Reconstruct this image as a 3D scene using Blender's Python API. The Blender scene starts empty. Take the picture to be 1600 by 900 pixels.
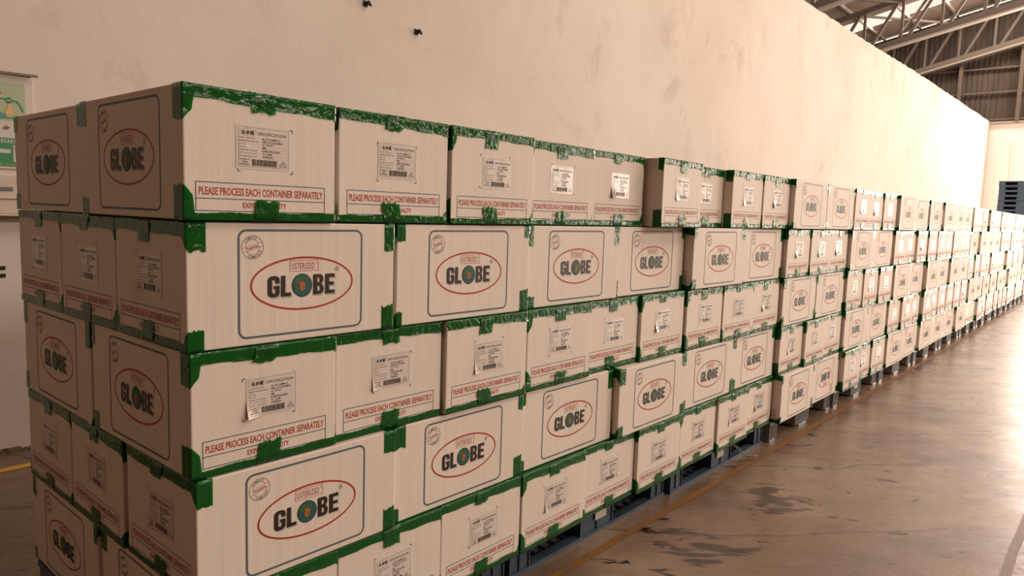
import bpy, bmesh, math, random
from mathutils import Vector, Matrix
from math import sin, cos, pi, radians

random.seed(7)
S = bpy.context.scene
COL = S.collection

# ------------------------------------------------------------------ camera
cam_d = bpy.data.cameras.new('camera')
cam = bpy.data.objects.new('camera', cam_d)
COL.objects.link(cam)
S.camera = cam
YAW, PIT, ROL, FPX = -0.8592, -0.1037, -0.0324, 1118.86
rot = Matrix.Rotation(YAW, 3, 'Z') @ Matrix.Rotation(PIT, 3, 'X') @ Matrix.Rotation(ROL, 3, 'Y')
rt, fw, up = rot.col[0], rot.col[1], rot.col[2]
M = Matrix(((rt[0], up[0], -fw[0], -0.7292), (rt[1], up[1], -fw[1], -1.583), (rt[2], up[2], -fw[2], 1.369), (0, 0, 0, 1)))
cam.matrix_world = M
cam_d.sensor_width = 36.0
cam_d.lens = 36.0 * FPX / 1600.0
cam_d.clip_start = 0.05
cam_d.clip_end = 200

# ------------------------------------------------------------------ world, light, exposure
S.view_settings.view_transform = 'Standard'
S.view_settings.look = 'None'
S.view_settings.gamma = 1.0
S.view_settings.use_curve_mapping = False
S.view_settings.exposure = 0.12
try:
    S.cycles.use_denoising = True
    S.cycles.max_bounces = 8
    S.cycles.diffuse_bounces = 4
    S.cycles.transparent_max_bounces = 12
    S.cycles.sample_clamp_indirect = 6.0
    S.cycles.caustics_reflective = False
    S.cycles.caustics_refractive = False
except Exception:
    pass
W = bpy.data.worlds.new('sky')
S.world = W
W.use_nodes = True
W.node_tree.nodes['Background'].inputs[0].default_value = (1.0, 0.86, 0.70, 1)
W.node_tree.nodes['Background'].inputs[1].default_value = 1.0

WARM = (1.0, 0.83, 0.70)
def area(name, loc, target, sx, sy, power, color=WARM):
    d = bpy.data.lights.new(name, 'AREA')
    d.shape = 'RECTANGLE'; d.size = sx; d.size_y = sy
    d.energy = power; d.color = color
    o = bpy.data.objects.new(name, d)
    COL.objects.link(o)
    o.location = loc
    o.rotation_euler = (Vector(target) - Vector(loc)).to_track_quat('-Z', 'Y').to_euler()
    return o
# daylight through the loading doors and far roof light; added fill at window band and other roof lights (openings are built below)
DOORS = [(21.5, 9.0)]                       # centre X, width of the wide loading door in the right wall
area('daylight_side_door', (21.5, -11.9, 2.45), (21.5, 0, 2.45), 9.0, 4.9, 1400)
area('daylight_end_door', (31.3, -3.0, 4.0), (0, -3.0, 4.0), 8.4, 7.9, 2600)
area('added_window_fill', (10.5, -11.9, 6.4), (10.5, 0, 3.0), 19.0, 1.6, 900)  # unseen window band, added to fill light onto the near cartons
ROOFLIGHTS = [28.9, 22.9, 16.9, 10.9, 4.9]  # only the farthest is known; nearer ones are repeated for extra light
def roof_z(y):                               # roof underside, ridge at y = -3
    return 10.375 - 0.216 * y if y > -3 else 10.375 + 0.648 + 0.216 * (y + 3)
for rx in ROOFLIGHTS:
    area('roof_light_or_fill', (rx, 3.0, roof_z(3.0) - 0.02), (rx, 3.0 - 0.216, 0), 1.2, 10.5, {28.9: 600, 22.9: 260, 16.9: 150, 10.9: 130, 4.9: 90}[rx])

for rx in (16.9, 10.9, 4.9):  # unseen right-slope lights, added so carton faces darken towards the floor
    area('roof_light_or_fill', (rx, -6.6, roof_z(-6.6) - 0.02), (rx, -6.6 + 0.216, 0), 1.2, 6.0, {16.9: 450, 10.9: 450, 4.9: 420}[rx])

# ------------------------------------------------------------------ helpers
def link(o, parent=None):
    COL.objects.link(o)
    if parent is not None:
        o.parent = parent
    return o
def obj(name, me, parent=None, loc=None, rz=None):
    o = bpy.data.objects.new(name, me)
    link(o, parent)
    if loc is not None: o.location = loc
    if rz is not None: o.rotation_euler = (0, 0, rz)
    return o
def empty(name, loc=(0, 0, 0), rz=0):
    o = bpy.data.objects.new(name, None)
    o.empty_display_size = 0.1
    link(o); o.location = loc; o.rotation_euler = (0, 0, rz)
    return o
def tag(o, label, cat, group=None):
    o['label'] = label; o['category'] = cat
    if group: o['group'] = group
    return o
def structure(o, label=None):
    o['kind'] = 'structure'
    if label: o['label'] = label
    return o
class MB:
    """mesh collector: verts, faces, material index"""
    def __init__(s): s.v = []; s.f = []; s.m = []
    def quad(s, a, b, c, d, m=0):
        i = len(s.v); s.v += [a, b, c, d]; s.f.append((i, i + 1, i + 2, i + 3)); s.m.append(m)
    def poly(s, pts, m=0):
        i = len(s.v); s.v += list(pts); s.f.append(tuple(range(i, i + len(pts)))); s.m.append(m)
    def box(s, x0, x1, y0, y1, z0, z1, m=0):
        i = len(s.v)
        s.v += [(x0, y0, z0), (x1, y0, z0), (x1, y1, z0), (x0, y1, z0), (x0, y0, z1), (x1, y0, z1), (x1, y1, z1), (x0, y1, z1)]
        for f in ((0, 3, 2, 1), (4, 5, 6, 7), (0, 1, 5, 4), (1, 2, 6, 5), (2, 3, 7, 6), (3, 0, 4, 7)):
            s.f.append(tuple(i + k for k in f)); s.m.append(m)
    def bar(s, p, q, w, h, m=0, upv=(0, 0, 1)):
        p = Vector(p); q = Vector(q); d = (q - p).normalized()
        u = d.cross(Vector(upv))
        if u.length < 1e-4: u = d.cross(Vector((0, 1, 0)))
        u.normalize(); n = u.cross(d).normalized()
        i = len(s.v)
        for c in (p, q):
            for a, b in ((-1, -1), (1, -1), (1, 1), (-1, 1)):
                s.v.append(tuple(c + u * (a * w / 2) + n * (b * h / 2)))
        for f in ((0, 1, 2, 3), (7, 6, 5, 4), (0, 4, 5, 1), (1, 5, 6, 2), (2, 6, 7, 3), (3, 7, 4, 0)):
            s.f.append(tuple(i + k for k in f)); s.m.append(m)
    def mesh(s, name, mats, bevel=0.0, smooth=False):
        me = bpy.data.meshes.new(name)
        me.from_pydata(s.v, [], s.f)
        for m in mats: me.materials.append(m)
        me.polygons.foreach_set('material_index', s.m)
        if bevel > 0:
            bm = bmesh.new(); bm.from_mesh(me)
            bmesh.ops.remove_doubles(bm, verts=bm.verts, dist=1e-6)
            bmesh.ops.bevel(bm, geom=bm.edges[:], offset=bevel, segments=2, profile=0.5, affect='EDGES', clamp_overlap=True)
            bm.to_mesh(me); bm.free()
        if smooth: me.polygons.foreach_set('use_smooth', [True] * len(me.polygons))
        me.update()
        return me

# ------------------------------------------------------------------ materials
def mat(name, col, rough=0.6, spec=0.5, metal=0.0):
    m = bpy.data.materials.new(name); m.use_nodes = True
    b = m.node_tree.nodes['Principled BSDF']
    b.inputs['Base Color'].default_value = (*col, 1)
    b.inputs['Roughness'].default_value = rough
    b.inputs['Metallic'].default_value = metal
    b.inputs['Specular IOR Level'].default_value = spec
    return m
def nodes(m): return m.node_tree.nodes, m.node_tree.links, m.node_tree.nodes['Principled BSDF']
def coords(N, L, kind='Object', scale=(1, 1, 1), rz=0.0):
    tc = N.new('ShaderNodeTexCoord'); mp = N.new('ShaderNodeMapping')
    L.new(tc.outputs[kind], mp.inputs[0]); mp.inputs['Scale'].default_value = scale
    if rz:
        m0 = N.new('ShaderNodeMapping'); m0.inputs['Rotation'].default_value = (0, 0, rz)
        L.new(tc.outputs[kind], m0.inputs[0]); L.new(m0.outputs[0], mp.inputs[0])
    return mp.outputs[0]
def noise(N, L, vec, scale, detail=4, rough=0.55, dist=0.0):
    n = N.new('ShaderNodeTexNoise'); L.new(vec, n.inputs['Vector'])
    n.inputs['Scale'].default_value = scale; n.inputs['Detail'].default_value = detail
    n.inputs['Roughness'].default_value = rough; n.inputs['Distortion'].default_value = dist
    return n.outputs[0]
def ramp(N, L, fac, stops):
    r = N.new('ShaderNodeValToRGB'); L.new(fac, r.inputs[0])
    e = r.color_ramp.elements
    e[0].position, e[0].color = stops[0][0], (*stops[0][1], 1)
    e[1].position, e[1].color = stops[-1][0], (*stops[-1][1], 1)
    for p, c in stops[1:-1]:
        x = e.new(p); x.color = (*c, 1)
    return r.outputs[0]
def bump(N, L, h, strength, dist=0.01):
    b = N.new('ShaderNodeBump'); L.new(h, b.inputs['Height'])
    b.inputs['Strength'].default_value = strength; b.inputs['Distance'].default_value = dist
    return b.outputs[0]
def mixc(N, L, fac, a, b, mode='MIX'):
    m = N.new('ShaderNodeMix'); m.data_type = 'RGBA'; m.blend_type = mode
    if isinstance(fac, float): m.inputs[0].default_value = fac
    else: L.new(fac, m.inputs[0])
    for s, v in ((6, a), (7, b)):
        if isinstance(v, tuple): m.inputs[s].default_value = (*v, 1)
        else: L.new(v, m.inputs[s])
    return m.outputs[2]

# white lined cardboard
M_CARD = mat('white_cardboard', (0.62, 0.565, 0.52), 0.62, 0.3)
N, L, B = nodes(M_CARD)
c = coords(N, L, 'Object', (1, 1, 0.12))
n1 = noise(N, L, c, 14, 4, 0.6)
n2 = noise(N, L, coords(N, L, 'Object', (1, 1, 1)), 3.0, 3)
L.new(ramp(N, L, n1, [(0.3, (0.68, 0.60, 0.53)), (0.7, (0.715, 0.635, 0.565))]), B.inputs['Base Color'])
wv = noise(N, L, coords(N, L, 'Object', (1, 1, 0.02)), 60, 1)
ad = N.new('ShaderNodeMath'); ad.operation = 'ADD'; L.new(wv, ad.inputs[0]); L.new(n2, ad.inputs[1])
L.new(bump(N, L, ad.outputs[0], 0.12, 0.006), B.inputs['Normal'])

M_RED = mat('red_ink', (0.37, 0.035, 0.022), 0.55, 0.3)
M_BLUE = mat('slate_blue_ink', (0.085, 0.115, 0.130), 0.55, 0.3)
M_BLACK = mat('black_ink', (0.022, 0.016, 0.013), 0.5, 0.3)
M_GREY = mat('grey_ink', (0.10, 0.085, 0.075), 0.55, 0.3)
M_TEAL = mat('teal_globe_ink', (0.022, 0.09, 0.105), 0.55, 0.3)
M_LEAF = mat('green_globe_ink', (0.04, 0.12, 0.045), 0.55, 0.3)
M_ORANGE = mat('orange_emblem_ink', (0.42, 0.14, 0.025), 0.55, 0.3)
BODY_MATS = [M_CARD, M_RED, M_BLUE, M_BLACK, M_GREY, M_TEAL, M_LEAF, M_ORANGE]
CARD, RED, BLUE, BLACK, GREY, TEAL, LEAF, ORANGE = range(8)

# green packing tape: tinted clear film with a glossy skin
def tape_material():
    m = bpy.data.materials.new('green_packing_tape'); m.use_nodes = True
    N, L = m.node_tree.nodes, m.node_tree.links
    N.remove(N['Principled BSDF']); out = N['Material Output']
    tr = N.new('ShaderNodeBsdfTransparent'); tr.inputs[0].default_value = (0.05, 0.44, 0.08, 1)
    df = N.new('ShaderNodeBsdfDiffuse'); df.inputs[0].default_value = (0.006, 0.125, 0.018, 1)
    gl = N.new('ShaderNodeBsdfGlossy'); gl.inputs[0].default_value = (1, 1, 1, 1); gl.inputs['Roughness'].default_value = 0.10
    m1 = N.new('ShaderNodeMixShader'); m1.inputs[0].default_value = 0.5
    L.new(tr.outputs[0], m1.inputs[1]); L.new(df.outputs[0], m1.inputs[2])
    fr = N.new('ShaderNodeFresnel'); fr.inputs[0].default_value = 1.33
    m2 = N.new('ShaderNodeMixShader')
    L.new(fr.outputs[0], m2.inputs[0]); L.new(m1.outputs[0], m2.inputs[1]); L.new(gl.outputs[0], m2.inputs[2])
    L.new(m2.outputs[0], out.inputs[0])
    tc = N.new('ShaderNodeTexCoord')
    oi = N.new('ShaderNodeObjectInfo')
    va = N.new('ShaderNodeVectorMath'); va.operation = 'MULTIPLY_ADD'
    va.inputs[1].default_value = (1, 1, 1)
    cx = N.new('ShaderNodeCombineXYZ')
    ml = N.new('ShaderNodeMath'); ml.operation = 'MULTIPLY'; ml.inputs[1].default_value = 9.0
    L.new(oi.outputs['Random'], ml.inputs[0]); L.new(ml.outputs[0], cx.inputs[0]); L.new(ml.outputs[0], cx.inputs[2])
    L.new(tc.outputs['Object'], va.inputs[0]); L.new(cx.outputs[0], va.inputs[2])
    n1 = noise(N, L, va.outputs[0], 26, 3, 0.6, 1.2)
    vo = N.new('ShaderNodeTexVoronoi'); vo.feature = 'DISTANCE_TO_EDGE'; vo.inputs['Scale'].default_value = 16
    L.new(va.outputs[0], vo.inputs['Vector'])
    mn = N.new('ShaderNodeMath'); mn.operation = 'MINIMUM'; mn.inputs[1].default_value = 0.12
    L.new(vo.outputs[0], mn.inputs[0])
    mu = N.new('ShaderNodeMath'); mu.operation = 'MULTIPLY_ADD'; mu.inputs[1].default_value = 2.0
    L.new(mn.outputs[0], mu.inputs[0]); L.new(n1, mu.inputs[2])
    bp = bump(N, L, mu.outputs[0], 0.5, 0.006)
    L.new(bp, gl.inputs['Normal'])
    return m
M_TAPE = tape_material()

M_PAPER = mat('white_label_paper', (0.66, 0.60, 0.55), 0.22, 0.5)
N, L, B = nodes(M_PAPER)
L.new(bump(N, L, noise(N, L, coords(N, L), 25, 2), 0.3, 0.004), B.inputs['Normal'])

# blue grey pallet plastic
def plastic(name, a, b, rough=0.42):
    m = mat(name, a, rough, 0.5)
    N, L, B = nodes(m)
    n = noise(N, L, coords(N, L), 9, 5, 0.65)
    L.new(ramp(N, L, n, [(0.35, a), (0.68, b)]), B.inputs['Base Color'])
    L.new(bump(N, L, noise(N, L, coords(N, L), 90, 2), 0.12, 0.003), B.inputs['Normal'])
    return m
M_PALLET = plastic('blue_pallet_plastic', (0.028, 0.052, 0.085), (0.06, 0.085, 0.115))
M_PALLET2 = plastic('grey_blue_pallet_plastic', (0.20, 0.21, 0.225), (0.30, 0.305, 0.31), 0.3)  # grey plastic, its colour lightened to carry the bright sheen
M_PALLET3 = plastic('slate_blue_pallet_plastic', (0.06, 0.10, 0.16), (0.085, 0.13, 0.19), 0.5)

# plaster wall
M_WALL = mat('cream_plaster', (0.6, 0.5, 0.42), 0.8, 0.2)
N, L, B = nodes(M_WALL)
c = coords(N, L, 'Object')
n1 = noise(N, L, c, 0.55, 6, 0.6, 0.4)
base = ramp(N, L, n1, [(0.30, (0.535, 0.468, 0.412)), (0.5, (0.59, 0.525, 0.468)), (0.7, (0.62, 0.552, 0.495))])
n3 = noise(N, L, coords(N, L, 'Object', (1, 1, 0.8)), 1.3, 8, 0.68, 0.5)
smudge = ramp(N, L, n3, [(0.56, (1, 1, 1)), (0.70, (0.80, 0.77, 0.75))])
col = mixc(N, L, 1.0, base, smudge, 'MULTIPLY')
n4 = noise(N, L, coords(N, L, 'Object', (1, 1, 1)), 7, 3)
spot = ramp(N, L, n4, [(0.745, (1, 1, 1)), (0.775, (0.70, 0.64, 0.58))])
col = mixc(N, L, 1.0, col, spot, 'MULTIPLY')
L.new(col, B.inputs['Base Color'])
n5 = noise(N, L, c, 3.0, 6, 0.6)
L.new(bump(N, L, n5, 0.35, 0.02), B.inputs['Normal'])
M_WHITEWALL = mat('white_painted_wall', (0.82, 0.78, 0.74), 0.8, 0.2)
M_DULLWALL = mat('dull_brown_wall', (0.38, 0.26, 0.18), 0.8, 0.2)

# polished, stained concrete
M_FLOOR = mat('stained_concrete', (0.3, 0.22, 0.16), 0.3, 0.5)
N, L, B = nodes(M_FLOOR)
c = coords(N, L, 'Object')
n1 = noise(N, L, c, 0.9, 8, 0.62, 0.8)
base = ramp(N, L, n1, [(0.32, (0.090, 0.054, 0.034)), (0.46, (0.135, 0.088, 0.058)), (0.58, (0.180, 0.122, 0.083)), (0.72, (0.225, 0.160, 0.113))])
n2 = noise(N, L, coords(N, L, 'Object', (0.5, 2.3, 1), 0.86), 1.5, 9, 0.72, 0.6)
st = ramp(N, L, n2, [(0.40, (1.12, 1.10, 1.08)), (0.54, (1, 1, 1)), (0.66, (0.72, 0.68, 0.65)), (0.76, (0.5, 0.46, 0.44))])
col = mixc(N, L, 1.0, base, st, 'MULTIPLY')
wv = N.new('ShaderNodeTexWave'); wv.wave_type = 'BANDS'; wv.bands_direction = 'Y'
L.new(coords(N, L, 'Object', (0.45, 1.3, 1), 0.80), wv.inputs['Vector'])
wv.inputs['Scale'].default_value = 0.34; wv.inputs['Distortion'].default_value = 9; wv.inputs['Detail'].default_value = 5
wv.inputs['Detail Scale'].default_value = 1.6
crk = ramp(N, L, wv.outputs[0], [(0.0, (0.30, 0.25, 0.22)), (0.0015, (0.45, 0.4, 0.36)), (0.004, (1, 1, 1))])
col = mixc(N, L, 0.65, col, crk, 'MULTIPLY')
vs = N.new('ShaderNodeTexVoronoi'); vs.inputs['Scale'].default_value = 2.2; vs.inputs['Randomness'].default_value = 1.0
L.new(coords(N, L, 'Object', (0.8, 2.4, 1), 0.86), vs.inputs['Vector'])
sp = ramp(N, L, vs.outputs['Distance'], [(0.035, (0.25, 0.2, 0.17)), (0.06, (1, 1, 1))])
col = mixc(N, L, 0.6, col, sp, 'MULTIPLY')
# spilled dark stains beside the pallets
for (px_, py_, rad_) in ((1.98, -.33, .34), (2.75, -.36, .30), (1.55, -.50, .30)):
    gm = N.new('ShaderNodeMapping'); gm.vector_type = 'POINT'
    tcs = N.new('ShaderNodeTexCoord'); L.new(tcs.outputs['Object'], gm.inputs[0])
    gm.inputs['Location'].default_value = (-px_ / rad_, -py_ / rad_, 0); gm.inputs['Scale'].default_value = (1 / rad_, 1 / rad_, 1)
    gt = N.new('ShaderNodeTexGradient'); gt.gradient_type = 'SPHERICAL'; L.new(gm.outputs[0], gt.inputs[0])
    sn = noise(N, L, coords(N, L, 'Object', (1.3, 4.0, 1), 0.86), 3.2, 6, 0.6, 0.6)
    mm = N.new('ShaderNodeMath'); mm.operation = 'MULTIPLY_ADD'; L.new(gt.outputs[1], mm.inputs[0]); mm.inputs[1].default_value = 0.22; L.new(sn, mm.inputs[2])
    col = mixc(N, L, 1.0, col, ramp(N, L, mm.outputs[0], [(0.64, (1, 1, 1)), (0.67, (0.30, 0.29, 0.30))]), 'MULTIPLY')
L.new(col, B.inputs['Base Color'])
n6 = noise(N, L, coords(N, L, 'Object', (0.5, 1.8, 1), 0.86), 2.4, 8, 0.7, 0.6)
rr = N.new('ShaderNodeMapRange'); L.new(n6, rr.inputs[0])
rr.inputs[1].default_value = 0.3; rr.inputs[2].default_value = 0.75; rr.inputs[3].default_value = 0.16; rr.inputs[4].default_value = 0.42
L.new(rr.outputs[0], B.inputs['Roughness'])
L.new(bump(N, L, noise(N, L, coords(N, L, 'Object', (0.5, 1.8, 1), 0.86), 5, 8, 0.68), 0.32, 0.012), B.inputs['Normal'])

def worn_paint(name, c1, c2, th=0.5):
    m = mat(name, c1, 0.5, 0.4)
    N, L, B = nodes(m)
    n = noise(N, L, coords(N, L, 'Object'), 9, 7, 0.75)
    L.new(ramp(N, L, n, [(th - 0.04, c1), (th + 0.1, c2)]), B.inputs['Base Color'])
    return m
M_ORLINE = worn_paint('worn_orange_paint', (0.21, 0.088, 0.016), (0.13, 0.08, 0.042), 0.50)
M_YLINE = worn_paint('yellow_paint', (0.60, 0.30, 0.04), (0.45, 0.24, 0.05), 0.6)
M_BRLINE = worn_paint('worn_brown_tape', (0.15, 0.095, 0.055), (0.30, 0.22, 0.16), 0.58)

M_STEEL = mat('painted_steel', (0.15, 0.118, 0.095), 0.5, 0.4)
M_STEEL_L = mat('pale_or_lit_steel', (0.40, 0.34, 0.29), 0.5, 0.4)
M_CLAD = mat('corrugated_cladding', (0.135, 0.10, 0.08), 0.6, 0.3)
N, L, B = nodes(M_CLAD)
n = noise(N, L, coords(N, L, 'Object', (1, 1, 0.3)), 1.5, 5)
L.new(ramp(N, L, n, [(0.35, (0.075, 0.056, 0.045)), (0.7, (0.115, 0.088, 0.072))]), B.inputs['Base Color'])
M_ROOF = mat('roof_sheet', (0.40, 0.33, 0.28), 0.5, 0.4)
M_DARK = mat('dark_rubber', (0.02, 0.018, 0.016), 0.7, 0.3)
M_SIGNW = mat('sign_white', (0.55, 0.50, 0.45), 0.5, 0.3)
M_SIGNG = mat('sign_green', (0.035, 0.22, 0.07), 0.45, 0.4)
M_SIGNLG = mat('sign_pale_green', (0.34, 0.40, 0.26), 0.45, 0.4)
M_SKIN = mat('sign_hand_yellow', (0.70, 0.42, 0.14), 0.5, 0.3)
M_SIGNB = mat('sign_blue_cuff', (0.10, 0.25, 0.32), 0.5, 0.3)
M_SIGNR = mat('sign_red', (0.48, 0.03, 0.03), 0.5, 0.3)
M_BEIGE = mat('beige_painted_metal', (0.55, 0.47, 0.39), 0.5, 0.3)
M_SHADEG = mat('grey_badge', (0.16, 0.14, 0.12), 0.5, 0.3)
M_FILM = mat('clear_plastic_film', (0.75, 0.72, 0.68), 0.15, 0.5)
M_FILM.node_tree.nodes['Principled BSDF'].inputs['Transmission Weight'].default_value = 0.6

# ------------------------------------------------------------------ 2D print builders
def curve_mesh(cu):
    o = bpy.data.objects.new('tmp', cu); COL.objects.link(o)
    dg = bpy.context.evaluated_depsgraph_get()
    me = bpy.data.meshes.new_from_object(o.evaluated_get(dg))
    vs = [(v.co.x, v.co.y) for v in me.vertices]; fs = [tuple(p.vertices) for p in me.polygons]
    COL.objects.unlink(o); bpy.data.objects.remove(o); bpy.data.meshes.remove(me)
    return vs, fs
_tc = {}
def text2d(s, bold=0.0, spacing=1.0, res=2):
    k = (s, bold, spacing, res)
    if k not in _tc:
        cu = bpy.data.curves.new('t', 'FONT'); cu.body = s; cu.size = 1.0
        cu.resolution_u = res; cu.offset = bold; cu.space_character = spacing; cu.fill_mode = 'FRONT'
        _tc[k] = curve_mesh(cu)
        bpy.data.curves.remove(cu)
    return _tc[k]
def shape2d(loops):
    cu = bpy.data.curves.new('s', 'CURVE'); cu.dimensions = '2D'; cu.fill_mode = 'FRONT'
    for lp in loops:
        sp = cu.splines.new('POLY'); sp.points.add(len(lp) - 1)
        for i, (x, y) in enumerate(lp): sp.points[i].co = (x, y, 0, 1)
        sp.use_cyclic_u = True
    r = curve_mesh(cu); bpy.data.curves.remove(cu)
    return r
class Art:
    """flat artwork: list of (verts2d, faces, mat, level)"""
    def __init__(s): s.items = []
    def add(s, vf, m, lv=1): s.items.append((vf[0], vf[1], m, lv))
    def fit_text(s, t, x0, x1, z0, z1, m, bold=0.0, lv=1, spacing=1.0, ang=0.0):
        vs, fs = text2d(t, bold, spacing)
        ax = min(v[0] for v in vs); bx = max(v[0] for v in vs); az = min(v[1] for v in vs); bz = max(v[1] for v in vs)
        cx, cz = (x0 + x1) / 2, (z0 + z1) / 2
        out = []
        for x, z in vs:
            X = x0 + (x - ax) / (bx - ax) * (x1 - x0) - cx; Z = z0 + (z - az) / (bz - az) * (z1 - z0) - cz
            out.append((cx + X * cos(ang) - Z * sin(ang), cz + X * sin(ang) + Z * cos(ang)))
        s.add((out, fs), m, lv)
    def rect(s, x0, x1, z0, z1, m, lv=1): s.add(([(x0, z0), (x1, z0), (x1, z1), (x0, z1)], [(0, 1, 2, 3)]), m, lv)
    def frame(s, x0, x1, z0, z1, w, m, lv=1):
        s.rect(x0, x1, z0, z0 + w, m, lv); s.rect(x0, x1, z1 - w, z1, m, lv)
        s.rect(x0, x0 + w, z0 + w, z1 - w, m, lv); s.rect(x1 - w, x1, z0 + w, z1 - w, m, lv)
    def ring(s, outer, inner, m, lv=1):
        n = len(outer)
        s.add((outer + inner, [(i, (i + 1) % n, n + (i + 1) % n, n + i) for i in range(n)]), m, lv)
    def ellipse(s, cx, cz, a, b, w, m, lv=1, n=72):
        o = [(cx + a * cos(2 * pi * i / n), cz + b * sin(2 * pi * i / n)) for i in range(n)]
        q = [(cx + (a - w) * cos(2 * pi * i / n), cz + (b - w) * sin(2 * pi * i / n)) for i in range(n)]
        s.ring(o, q, m, lv)
    def disc(s, cx, cz, a, b, m, lv=1, n=40):
        s.add(([(cx + a * cos(2 * pi * i / n), cz + b * sin(2 * pi * i / n)) for i in range(n)], [tuple(range(n))]), m, lv)
    def polyg(s, pts, m, lv=1): s.add((pts, [tuple(range(len(pts)))]), m, lv)
    def line(s, x0, z0, x1, z1, w, m, lv=1):
        d = math.hypot(x1 - x0, z1 - z0); nx, nz = -(z1 - z0) / d * w / 2, (x1 - x0) / d * w / 2
        s.polyg([(x0 - nx, z0 - nz), (x1 - nx, z1 - nz), (x1 + nx, z1 + nz), (x0 + nx, z0 + nz)], m, lv)
    def put(s, mb, fmap, step=0.00035):
        for vs, fs, m, lv in s.items:
            i = len(mb.v); mb.v += [fmap(x, z, lv * step) for x, z in vs]
            for f in fs:
                a = 0
                for k in range(len(f)):
                    p, q = vs[f[k]], vs[f[(k + 1) % len(f)]]; a += p[0] * q[1] - q[0] * p[1]
                ff = f if a > 0 else tuple(reversed(f))
                mb.f.append(tuple(i + k for k in ff)); mb.m.append(m)
def rrect(x0, x1, z0, z1, r, n=7):
    pts = []
    for cx, cz, a0 in ((x1 - r, z1 - r, 0), (x0 + r, z1 - r, 90), (x0 + r, z0 + r, 180), (x1 - r, z0 + r, 270)):
        for i in range(n + 1):
            a = radians(a0 + 90 * i / n); pts.append((cx + r * cos(a), cz + r * sin(a)))
    return pts

# ------------------------------------------------------------------ letters of the big word
def arcp(cx, cz, rx, rz, a0, a1, n=6):
    return [(cx + rx * cos(radians(a0 + (a1 - a0) * i / n)), cz + rz * sin(radians(a0 + (a1 - a0) * i / n))) for i in range(n + 1)]
LG = [[(1, .64)] + [(1, .80)] + arcp(.6, .80, .4, .20, 0, 90)[1:] + arcp(.4, .80, .4, .20, 90, 180) + arcp(.4, .2, .4, .2, 180, 270) + arcp(.6, .2, .4, .2, 270, 360)
      + [(1, .54), (.52, .54), (.52, .39), (.64, .39), (.64, .25)] + arcp(.5, .25, .14, .07, 0, -90)[1:] + arcp(.5, .25, .14, .07, -90, -180)[1:]
      + [(.36, .75)] + arcp(.5, .75, .14, .07, 180, 90)[1:] + arcp(.5, .75, .14, .07, 90, 0)[1:] + [(.64, .64)]]
LL = [[(0, 0), (1, 0), (1, .19), (.42, .19), (.42, 1), (0, 1)]]
LE = [[(0, 0), (1, 0), (1, .19), (.42, .19), (.42, .42), (.92, .42), (.92, .6), (.42, .6), (.42, .81), (1, .81), (1, 1), (0, 1)]]
LB = [[(0, 0), (.62, 0)] + arcp(.62, .26, .38, .26, -90, 60)[1:] + [(.78, .525)] + arcp(.6, .76, .36, .24, -45, 90)[1:] + [(0, 1)],
      [(.38, .17), (.38, .42), (.55, .42)] + arcp(.52, .295, .13, .125, 80, -80) + [(.52, .17)],
      [(.38, .60), (.38, .83), (.53, .83)] + arcp(.50, .715, .13, .115, 80, -80) + [(.50, .60)]]
def letter(art, loops, x0, x1, z0, z1, shadow=True, k=1.0):
    for dx, dz, m, lv in (((0.0030 * k, -0.0030 * k, GREY, 1), (0.0018 * k, -0.0018 * k, CARD, 2), (0, 0, BLACK, 3)) if shadow else ((0, 0, BLACK, 1),)):
        g = [[(x0 + dx + x * (x1 - x0), z0 + dz + z * (z1 - z0)) for x, z in lp] for lp in loops]
        art.add(shape2d(g), m, lv)

# logo artwork on the long face (x 0..0.585, z 0..0.296)
LOGO = Art()
o_, i_ = rrect(0.122, 0.482, 0.016, 0.279, 0.022), rrect(0.1275, 0.4765, 0.0215, 0.2735, 0.0168)
LOGO.ring(o_, i_, BLUE)
LOGO.ellipse(0.302, 0.143, 0.149, 0.068, 0.0052, RED, 1, 90)
LOGO.frame(0.260, 0.343, 0.1735, 0.2015, 0.0013, RED)
LOGO.fit_text('USTERIZED', 0.2655, 0.3315, 0.1785, 0.1955, RED, 0.004, 1, 1.16)
LOGO.ellipse(0.3372, 0.1935, 0.0026, 0.0026, 0.0006, RED, 1, 12)
LOGO.ellipse(0.4005, 0.1765, 0.0062, 0.0068, 0.0011, GREY, 1, 20)
LOGO.fit_text('R', 0.3982, 0.4032, 0.1728, 0.1802, GREY, 0.02)
letter(LOGO, LG, 0.199, 0.2315, 0.112, 0.1645)
letter(LOGO, LL, 0.2355, 0.2630, 0.112, 0.1645)
letter(LOGO, LB, 0.3275, 0.3590, 0.112, 0.1645)
letter(LOGO, LE, 0.3635, 0.3925, 0.112, 0.1645)
gx, gz = 0.2945, 0.1385
LOGO.disc(gx + .0015, gz - .0015, 0.0288, 0.0292, GREY, 1)
LOGO.disc(gx, gz, 0.0290, 0.0293, BLACK, 2)
LOGO.disc(gx, gz, 0.0272, 0.0275, TEAL, 3)
rg = random.Random(3)
def blob(cx, cz, r, m, lv, n=11):
    LOGO.polyg([(cx + r * rg.uniform(.6, 1.15) * cos(2 * pi * i / n), cz + r * rg.uniform(.6, 1.15) * sin(2 * pi * i / n)) for i in range(n)], m, lv)
blob(gx + .001, gz + .0175, .0085, LEAF, 4.0); blob(gx - .0155, gz + .009, .0085, LEAF, 4.2); blob(gx - .010, gz + .014, .007, LEAF, 4.3)
blob(gx - .018, gz - .004, .005, LEAF, 4.5); blob(gx + .012, gz + .014, .006, LEAF, 4.6); blob(gx + .004, gz - .0225, .0048, LEAF, 4)
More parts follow.
